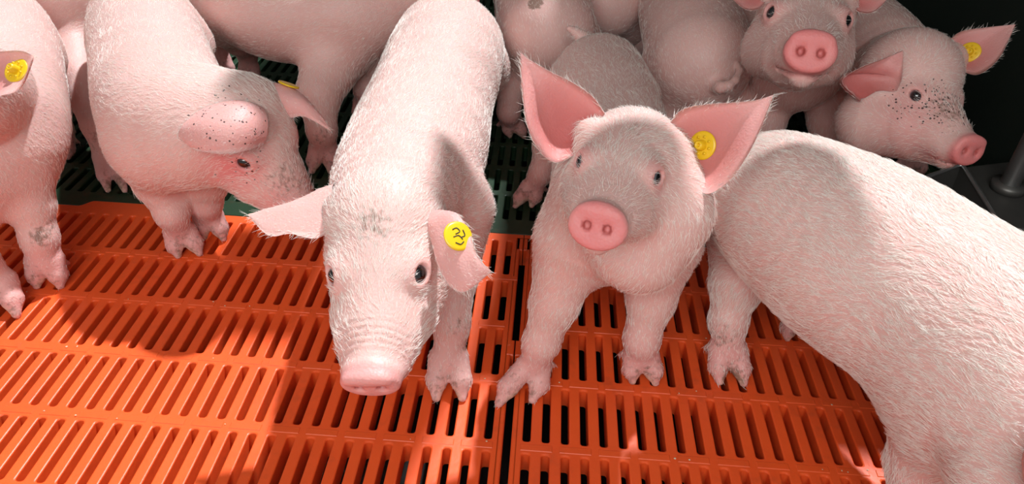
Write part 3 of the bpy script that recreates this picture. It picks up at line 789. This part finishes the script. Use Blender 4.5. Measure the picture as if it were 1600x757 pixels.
# --- large piglet on the right, seen from behind and above
hf = HeadFrame(Z(1745, 760, .22), Z(1840, 930, .16), A3(-.6, -.8, 0), 1.15)
build_pig('large piglet at the right edge seen from behind with its white-haired back towards the corner',
    [(Z(1735, 720, .22), .070), (Z(1640, 640, .23), .085), (Z(1560, 560, .235), .093), (Z(1460, 482, .235), .092), (Z(1345, 405, .235), .094), (Z(1255, 345, .235), .085), (Z(1215, 318, .225), .078)], hf,
    legs=[dict(p=[Z(1175, 350, .17), Z(1152, 440, .115), Z(1138, 500, .070), Z(1137, 545, .034)], r=[.060, .031, .0215, .0185], toe=Z(1143, 598, .004), side=(1, .0, 0), hs=1.1),
          dict(p=[Z(1290, 330, .17), Z(1275, 420, .10), Z(1256, 470, .06), Z(1250, 495, .03)], r=[.055, .030, .020, .017], toe=Z(1246, 530, .004), side=(1, 0, 0)),
          dict(p=[Z(1500, 640, .17), Z(1447, 730, .10), Z(1430, 800, .06), Z(1425, 830, .03)], r=[.066, .034, .022, .018], toe=Z(1425, 870, .004), side=(1, -.6, 0)),
          dict(p=[Z(1690, 560, .17), Z(1700, 640, .10), Z(1690, 680, .06), Z(1690, 700, .03)], r=[.055, .030, .021, .018], toe=Z(1690, 730, .004), side=(1, -.6, 0))],
    ears=[dict(a=[hf.w(.020, -.045, .035), hf.w(.055, -.05, .065), hf.w(.09, -.05, .08), hf.w(.12, -.04, .085)], b=[hf.w(.045, -.035, .0), hf.w(.085, -.025, .01), hf.w(.11, -.02, .05), hf.w(.12, -.04, .085)], inner=hf.v(0, 1, .2), cup=.3, root=(hf.w(.03, -.045, .015), .02, hf.w(.045, -.045, .028), .016)),
          dict(a=[hf.w(-.020, -.045, .035), hf.w(-.055, -.05, .065), hf.w(-.09, -.05, .08), hf.w(-.12, -.04, .085)], b=[hf.w(-.045, -.035, .0), hf.w(-.085, -.025, .01), hf.w(-.11, -.02, .05), hf.w(-.12, -.04, .085)], inner=hf.v(0, 1, .2), cup=.3, root=(hf.w(-.03, -.045, .015), .02, hf.w(-.045, -.045, .028), .016))],
    tail=[(Z(1130, 275, .24), .010), (Z(1119, 290, .225), .006), (Z(1118, 300, .21), .004)],
    h=.0032, hair_r=.00015, hairs=115000, hair_len=.015, dirt=[(Z(1133, 520, .06), .03, .65), (Z(1143, 590, .01), .03, .8)])

# --- piglet upper left with flopped ear, nose near the neighbour's ear
hf = HeadFrame(Z(416, 226, .205), Z(466, 312, .135), D(380, 252, .93) - D(452, 205, .985), 1.12)
hf.mw = 1.15
build_pig('piglet second from the left, head turned right to sniff, speckled ear flopped over its cheek',
    [(Z(378, 190, .215), .060), (Z(330, 195, .215), .072), (Z(268, 185, .210), .084), (Z(238, 95, .212), .083), (Z(226, 45, .212), .082)], hf,
    legs=[dict(p=[Z(236, 235, .18), Z(245, 285, .120), Z(268, 332, .075), Z(281, 362, .034)], r=[.046, .029, .0215, .0175], toe=Z(295, 398, .004), side=(1, .3, 0), hs=1.1),
          dict(p=[Z(330, 225, .17), Z(326, 280, .110), Z(322, 316, .068), Z(325, 338, .034)], r=[.044, .028, .0215, .0185], toe=Z(334, 372, .004), side=(1, 0, 0), hs=1.1),
          dict(p=[A3(-.70, .23, .17), A3(-.705, .24, .11), A3(-.705, .27, .065), A3(-.705, .265, .03)], r=[.055, .028, .019, .0165], toe=A3(-.705, .245, .004), side=(1, 0, 0)),
          dict(p=[A3(-.61, .25, .17), A3(-.605, .26, .11), A3(-.60, .29, .065), A3(-.60, .285, .03)], r=[.055, .028, .019, .0165], toe=A3(-.60, .265, .004), side=(1, 0, 0))],
    ears=[dict(a=Ds((393, 168, .93), (362, 158, .91), (320, 168, .895), (290, 190, .89), (277, 214, .89)), b=Ds((412, 226, .91), (382, 236, .88), (345, 240, .87), (305, 234, .875), (277, 214, .89)), inner=RC[2] + A3(0, 0, -.5), cup=.30, root=(hf.w(.03, -.04, .012), .024, D(398, 198, .925), .021), pin=.7, pout=.38),
          dict(a=Ds((400, 138, .99), (440, 134, .985), (472, 148, .975), (500, 178, .965), (518, 206, .96)), b=Ds((428, 176, .975), (450, 184, .96), (472, 182, .955), (495, 192, .955), (518, 206, .96)), inner=RC[2] + A3(0, -.2, -.9), cup=.35, root=(hf.w(-.03, -.04, .012), .022, D(418, 155, .99), .02), pin=.8, pout=.45)],
    h=.0032, hairs=50000, hair_len=.012,
    dirt=[(Z(272, 328, .08), .022, .75), (Z(322, 310, .07), .018, .6), (hf.w(.028, .02, .0), .014, .5), (hf.w(.01, .05, .01), .045, .46)],
    speck=[(D(360, 195, .89), .07, .24), (hf.w(.03, .01, .0), .04, .3)], extra=[(hf.w(0, .015, -.038), .034, hf.w(0, .066, -.034), .021, .015)], blush=[(hf.w(.035, .0, -.005), .055, 1.0), (hf.w(.02, .07, -.02), .05, .6)],
    tags=[(1, .36, -.7, None, True, 1.0)])

# --- piglet cut by the left edge
hf = HeadFrame(D(-120, 150, .80), D(-210, 205, .74), A3(-.2, -.9, .3), 1.1)
build_pig('piglet cut by the left edge, mud-marked front leg and one pink ear in view',
    [(D(-60, 140, .86), .060), (Z(-25, 170, .215), .078), (Z(-12, 190, .205), .086), (Z(-8, 80, .21), .086), (Z(-10, 55, .21), .082)], hf,
    legs=[dict(p=[Z(20, 250, .17), Z(48, 318, .115), Z(62, 372, .070), Z(70, 408, .036)], r=[.050, .027, .0215, .0205], toe=Z(76, 447, .004), side=(1, .1, 0), hs=1.15),
          dict(p=[Z(-50, 290, .16), Z(-55, 360, .11), Z(-30, 415, .06), Z(-6, 440, .034)], r=[.045, .028, .022, .021], toe=Z(6, 492, .004), side=(1, .1, 0), hs=1.2),
          dict(p=[A3(-.82, .15, .17), A3(-.82, .15, .11), A3(-.82, .17, .065), A3(-.82, .165, .03)], r=[.050, .028, .019, .0165], toe=A3(-.82, .145, .004), side=(1, 0, 0)),
          dict(p=[A3(-.92, .15, .17), A3(-.925, .15, .11), A3(-.925, .17, .065), A3(-.925, .165, .03)], r=[.055, .028, .019, .0165], toe=A3(-.925, .145, .004), side=(1, 0, 0))],
    ears=[dict(a=Ds((-70, 110, .80), (-35, 84, .79), (5, 80, .785), (35, 80, .785), (53, 88, .785)), b=Ds((-65, 150, .78), (-35, 160, .775), (0, 150, .77), (30, 138, .775), (53, 88, .785)), inner=TOCAM, cup=.3, root=(hf.w(.0, -.045, .03), .024, D(-68, 130, .80), .021), pin=.55, pout=.3)],
    h=.0034, hairs=38000, hair_len=.011,
    dirt=[(Z(64, 370, .085), .022, .80), (Z(76, 350, .09), .02, .6)],
    tags=[(0, .66, -.1, None, False, 1.0)])

# --- shaded piglet between the two at the left
sp, hf, fl = away(Z(98, 0, .215), .05)
build_pig('shaded piglet behind, its brownish hind leg between the two leftmost piglets',
    sp + [(Z(98, -5, .215), .080)], hf,
    legs=fl + [dict(p=[Z(110, 40, .16), Z(122, 125, .125), Z(150, 195, .085), Z(166, 245, .036)], r=[.060, .031, .0215, .0175], toe=Z(182, 298, .004), side=(1, .1, 0)),
          dict(p=[Z(60, 20, .16), Z(80, 110, .12), Z(92, 170, .07), Z(96, 200, .033)], r=[.05, .028, .019, .0165], toe=Z(97, 236, .004), side=(1, 0, 0))],
    ears=plain_ears(hf), h=.0042, hairs=16000, hair_len=.010, dirt=[(Z(160, 215, .07), .04, .45), (Z(182, 290, .01), .03, .8)], detail=True)

# --- piglet across the top left
hf = HeadFrame(A3(-.195, .395, .275), A3(-.12, .425, .225), A3(.3, -1, 0), .95)
build_pig('piglet standing sideways at the top behind, belly and thick foreleg visible, shadow across its flank',
    [(A3(-.25, .375, .245), .060), (A3(-.30, .355, .228), .076), (A3(-.36, .345, .218), .086), (A3(-.47, .365, .212), .090), (A3(-.56, .415, .214), .084), (A3(-.61, .45, .215), .077)], hf,
    legs=[dict(p=[Z(528, 75, .16), Z(497, 150, .115), Z(503, 205, .068), Z(505, 232, .034)], r=[.062, .037, .0240, .0200], toe=Z(502, 268, .004), side=(1, .1, 0), hs=1.15),
          dict(p=[Z(590, 40, .15), Z(585, 95, .12), Z(572, 140, .068), Z(570, 160, .034)], r=[.050, .032, .0220, .0185], toe=Z(568, 188, .004), side=(1, .1, 0)),
          dict(p=[A3(-.60, .43, .16), A3(-.60, .46, .11), A3(-.607, .505, .066), A3(-.607, .50, .032)], r=[.055, .030, .0200, .0175], toe=A3(-.605, .48, .004), side=(1, .1, 0)),
          dict(p=[A3(-.64, .50, .16), A3(-.66, .52, .11), A3(-.68, .54, .066), A3(-.68, .535, .032)], r=[.050, .028, .0190, .0165], toe=A3(-.67, .52, .004), side=(1, .1, 0))],
    ears=plain_ears(hf),
    h=.0036, hairs=36000, hair_len=.012, dirt=[(Z(505, 220, .07), .04, .5), (Z(500, 285, .01), .04, .8)])

# --- brownish piglet behind, between the two middle ones
sp, hf, fl = away(Z(856, 50, .20), -.12)
build_pig('shaded reddish piglet with a black spot, behind and between the two middle piglets',
    sp + [(Z(856, 50, .20), .082)], hf,
    legs=fl + [dict(p=[Z(818, 80, .15), Z(800, 130, .10), Z(795, 175, .06), Z(800, 190, .032)], r=[.06, .032, .020, .017], toe=Z(808, 214, .004), side=(1, 0, 0)),
          dict(p=[Z(900, 80, .15), Z(915, 140, .10), Z(912, 180, .06), Z(912, 195, .032)], r=[.055, .030, .020, .017], toe=Z(914, 216, .004), side=(1, 0, 0))],
    ears=plain_ears(hf), h=.0042, hairs=24000, hair_len=.010, dirt=[(D(836, 3, 1.18 + .02 * k), .017, 1.9) for k in range(12)])

# --- flank between
sp, hf, fl = away(Z(946, 0, .20), -.12)
build_pig('shaded piglet at the top, a strip of flank above the middle piglet',
    sp + [(Z(949, 0, .20), .074)], hf,
    legs=fl + [dict(p=[Z(915, 30, .15), Z(910, 50, .10), Z(910, 75, .06), Z(910, 90, .032)], r=[.055, .030, .020, .017], toe=Z(910, 105, .004), side=(1, 0, 0)),
          dict(p=[Z(985, 30, .15), Z(985, 50, .10), Z(985, 75, .06), Z(985, 90, .032)], r=[.055, .030, .020, .017], toe=Z(985, 105, .004), side=(1, 0, 0))],
    ears=plain_ears(hf), h=.0045, hairs=14000, hair_len=.010)

# --- rump with the curly tail
rump = Z(1096, 95, .205); sp, hf, fl = away(rump, 0.0); dr = float((rump - CAM) @ RC[2])
build_pig('piglet facing away with a short curled tail, right behind the ear of the middle piglet',
    sp + [(rump, .081)], hf,
    legs=fl + [dict(p=[Z(1050, 130, .15), Z(1045, 190, .10), Z(1045, 230, .06), Z(1045, 250, .032)], r=[.060, .032, .020, .017], toe=Z(1045, 272, .004), side=(1, 0, 0)),
          dict(p=[Z(1145, 120, .15), Z(1150, 190, .10), Z(1148, 230, .06), Z(1148, 250, .032)], r=[.062, .032, .020, .017], toe=Z(1148, 272, .004), side=(1, 0, 0))],
    tail=[(D(1118, 131, dr - .060), .0120), (D(1126, 137, dr - .082), .0090), (D(1138, 135, dr - .090), .0070), (D(1149, 126, dr - .087), .0058), (D(1156, 112, dr - .078), .0052), (D(1153, 102, dr - .073), .0044)],
    ears=plain_ears(hf), h=.0036, hairs=34000, hair_len=.010, dirt=[(D(1128, 150, dr - .07), .022, .5)])

# --- face looking at the camera, top right
hf = HeadFrame(D(1263, 25, .955), D(1266, 86, .865), D(1214, 25, .955) - D(1312, 27, .952))
build_pig('piglet at the top right facing the camera with a bright pink snout',
    [(D(1262, 20, 1.03), .060), (Z(1252, 60, .24), .070), (Z(1245, 100, .21), .074), (Z(1245, 100, .21) + A3(.008, .16, 0), .070), (Z(1245, 100, .21) + A3(.01, .34, 0), .068)], hf,
    legs=[
          dict(p=[Z(1245, 100, .21) + A3(-.05, .34, -.05), Z(1245, 100, .21) + A3(-.055, .34, -.10), Z(1245, 100, .21) + A3(-.055, .34 + .02, -.145), Z(1245, 100, .21) + A3(-.055, .34 + .01, -.175)], r=[.055, .029, .019, .0165], toe=Z(1245, 100, .21) * A3(1, 1, 0) + A3(-.055, .34 - .01, .004), side=(1, 0, 0)),
          dict(p=[Z(1245, 100, .21) + A3(.05, .34, -.05), Z(1245, 100, .21) + A3(.055, .34, -.10), Z(1245, 100, .21) + A3(.055, .34 + .02, -.145), Z(1245, 100, .21) + A3(.055, .34 + .01, -.175)], r=[.055, .029, .019, .0165], toe=Z(1245, 100, .21) * A3(1, 1, 0) + A3(.055, .34 - .01, .004), side=(1, 0, 0)),
          dict(p=[Z(1205, 120, .16), Z(1200, 190, .11), Z(1200, 240, .06), Z(1200, 260, .032)], r=[.045, .028, .019, .0165], toe=Z(1200, 290, .004), side=(1, 0, 0)),
          dict(p=[Z(1285, 120, .16), Z(1290, 190, .11), Z(1290, 240, .06), Z(1290, 260, .032)], r=[.045, .028, .019, .0165], toe=Z(1290, 290, .004), side=(1, 0, 0))],
    ears=[dict(a=Ds((1222, -30, .99), (1190, -45, .985), (1160, -30, .98), (1140, -5, .97)), b=Ds((1198, 0, .985), (1185, 14, .975), (1165, 14, .97), (1140, -5, .97)), inner=TOCAM, cup=.3, root=(hf.w(.03, -.042, .012), .022, D(1208, -12, .99), .02)),
          dict(a=Ds((1308, -30, .99), (1345, -40, .985), (1370, -25, .98), (1385, 0, .97)), b=Ds((1325, 6, .985), (1345, 20, .975), (1366, 18, .97), (1385, 0, .97)), inner=TOCAM, cup=.3, root=(hf.w(-.03, -.042, .012), .022, D(1318, -12, .99), .02))],
    h=.0032, hairs=36000, hair_len=.012)

# --- dirty-faced piglet with its nose at the trough
hf = HeadFrame(D(1460, 152, .985), D(1514, 240, .932), D(1416, 158, .95) - D(1502, 138, 1.015)); hf.mw = 1.25
build_pig('piglet at the right with black specks on its face, nose held over the steel trough',
    [(D(1420, 120, 1.03), .064), (Z(1398, 125, .205), .074), (Z(1365, 90, .205), .082), (Z(1365, 90, .205) + A3(0, .14, 0), .080), (Z(1365, 90, .205) + A3(.015, .32, 0), .073)], hf,
    legs=[
          dict(p=[(Z(1365, 90, .205) + A3(.015, 0, 0)) + A3(-.05, .32, -.05), (Z(1365, 90, .205) + A3(.015, 0, 0)) + A3(-.055, .32, -.10), (Z(1365, 90, .205) + A3(.015, 0, 0)) + A3(-.055, .32 + .02, -.145), (Z(1365, 90, .205) + A3(.015, 0, 0)) + A3(-.055, .32 + .01, -.175)], r=[.055, .029, .019, .0165], toe=(Z(1365, 90, .205) + A3(.015, 0, 0)) * A3(1, 1, 0) + A3(-.055, .32 - .01, .004), side=(1, 0, 0)),
          dict(p=[(Z(1365, 90, .205) + A3(.015, 0, 0)) + A3(.05, .32, -.05), (Z(1365, 90, .205) + A3(.015, 0, 0)) + A3(.055, .32, -.10), (Z(1365, 90, .205) + A3(.015, 0, 0)) + A3(.055, .32 + .02, -.145), (Z(1365, 90, .205) + A3(.015, 0, 0)) + A3(.055, .32 + .01, -.175)], r=[.055, .029, .019, .0165], toe=(Z(1365, 90, .205) + A3(.015, 0, 0)) * A3(1, 1, 0) + A3(.055, .32 - .01, .004), side=(1, 0, 0)),
          dict(p=[Z(1335, 140, .15), Z(1330, 200, .10), Z(1330, 240, .06), Z(1330, 260, .032)], r=[.045, .028, .019, .0165], toe=Z(1330, 284, .004), side=(1, 0, 0)),
          dict(p=[Z(1425, 120, .15), Z(1428, 190, .10), Z(1428, 230, .06), Z(1428, 250, .032)], r=[.045, .028, .019, .0165], toe=Z(1428, 272, .004), side=(1, 0, 0))],
    ears=[dict(a=Ds((1345, 158, .99), (1316, 128, .97), (1345, 106, .965), (1380, 92, .965), (1411, 79, .965)), b=Ds((1400, 145, .98), (1408, 125, .965), (1411, 105, .96), (1411, 79, .965)), inner=TOCAM + A3(.5, 0, 0), cup=.34, root=(hf.w(.03, -.042, .008), .017, D(1375, 142, 1.0), .014), pin=1.0, pout=.5),
          dict(a=Ds((1475, 72, 1.04), (1500, 50, 1.03), (1540, 43, 1.02), (1587, 38, 1.0)), b=Ds((1502, 112, 1.03), (1530, 116, 1.01), (1562, 90, 1.0), (1587, 38, 1.0)), inner=TOCAM, cup=.28, root=(hf.w(-.03, -.042, .012), .024, D(1485, 92, 1.04), .022), pin=.9, pout=.4)],
    extra=[(hf.w(0, .015, -.038), .034, hf.w(0, .066, -.030), .021, .015), (D(1365, 190, 1.03), .05, D(1410, 195, 1.0), .040, .03)],
    h=.0032, hairs=40000, hair_len=.012,
    dirt=[(hf.w(.012, .045, .012), .040, .55)],
    speck=[(hf.w(.012, .035, .012), .045, 1.0), (hf.w(.03, .01, -.005), .04, .75), (hf.w(-.01, .06, .0), .03, .9)], blush=[(hf.w(.03, .02, -.02), .06, .5)],
    tags=[(1, .38, .05, None, False, 1.0)])

# ------------------------------------------------------------------ trough and pole
def feeder():
    root = bpy.data.objects.new('feed_trough', None); COL.objects.link(root)
    zr = .115; P1 = Z(1559, 346, zr); P2 = Z(1503, 256, zr); P3 = Z(1436, 281, zr); P4 = P1 + P3 - P2
    org = A3(P1[0], P1[1], 0); root.location = org
    tag(root, 'steel feed trough with a round bar rim and upright pipe at the right edge', 'trough')
    P1, P2, P3, P4 = (q - org for q in (P1, P2, P3, P4)); c = (P1 + P2 + P3 + P4) / 4
    lowp = [c + (q - c) * .62 - A3(0, 0, zr - .012) for q in (P1, P2, P3, P4)]
    V = [P1, P2, P3, P4] + lowp; F = [(0, 1, 5, 4), (1, 2, 6, 5), (2, 3, 7, 6), (3, 0, 4, 7), (4, 5, 6, 7)]
    o = mesh_obj('tray', V, F, DARKSTEEL, root, smooth=False); md = o.modifiers.new('t', 'SOLIDIFY'); md.thickness = .002
    def corner(q, a, b): return [q + unit(a - q) * .012, q + (unit(a - q) + unit(b - q)) * .0035, q + unit(b - q) * .012]
    pth = corner(P1, P4, P2) + [(P1 + P2) / 2] + corner(P2, P1, P3) + [(P2 + P3) / 2] + corner(P3, P2, P4) + [(P3 + P4) / 2] + corner(P4, P3, P1) + [(P1 + P4) / 2] + corner(P1, P4, P2)[:1]
    V, F = tube_mesh(np.array(pth), .0030, 10, False); mesh_obj('rim', V, F, STEEL, root)
    w = .838 - org[0]; t = P1 + A3(.006, -.004, -.006); u = P2 + A3(.008, .004, -.006)
    pl = [t, A3(w, t[1] - .02, t[2]), A3(w, u[1] + .05, u[2]), u]; V = pl + [q * A3(1, 1, 0) + A3(0, 0, -.0) for q in pl]
    F = [(0, 1, 2, 3), (7, 6, 5, 4), (0, 4, 5, 1), (1, 5, 6, 2), (2, 6, 7, 3), (3, 7, 4, 0)]
    o = mesh_obj('side_block', V, F, DARKSTEEL, root, smooth=False); md = o.modifiers.new('b', 'BEVEL'); md.width = .005; md.segments = 3
    pb = Z(1573, 296, .11) - org
    V, F = tube_mesh([pb, pb + A3(0, 0, .3), pb + A3(0, 0, .6), pb + A3(0, 0, .9)], .0135, 24); mesh_obj('pipe', V, F, STEEL, root)
    V, F = tube_mesh([pb, pb + A3(0, 0, .012)], .024, 24); mesh_obj('collar', V, F, DARKSTEEL, root)
feeder()

# ------------------------------------------------------------------ spilt feed crumbs lying on the cross-bars
V = []; F = []
for _ in range(46):
    x = rng.uniform(-.75, .45); rr = rng.integers(2, 6); y = -rr * ROW + rng.uniform(-.004, .004); rad_ = rng.uniform(.0007, .0016)
    if abs(x) < .012: continue
    b = len(V); zc = .0008 + rad_ * .55
    for d in ((1, 0, 0), (0, 1, 0), (-1, 0, 0), (0, -1, 0), (0, 0, 1), (0, 0, -1)):
        V.append((x + d[0] * rad_ * rng.uniform(.7, 1.4), y + d[1] * rad_ * rng.uniform(.7, 1.4), zc + d[2] * rad_ * .7))
    for k in range(4): F += [(b + k, b + (k + 1) % 4, b + 4), (b + (k + 1) % 4, b + k, b + 5)]
tag(mesh_obj('feed_crumbs', V, F, CRUMB, smooth=False), 'tiny pale crumbs of feed scattered on the orange slats', 'feed', None, 'stuff')
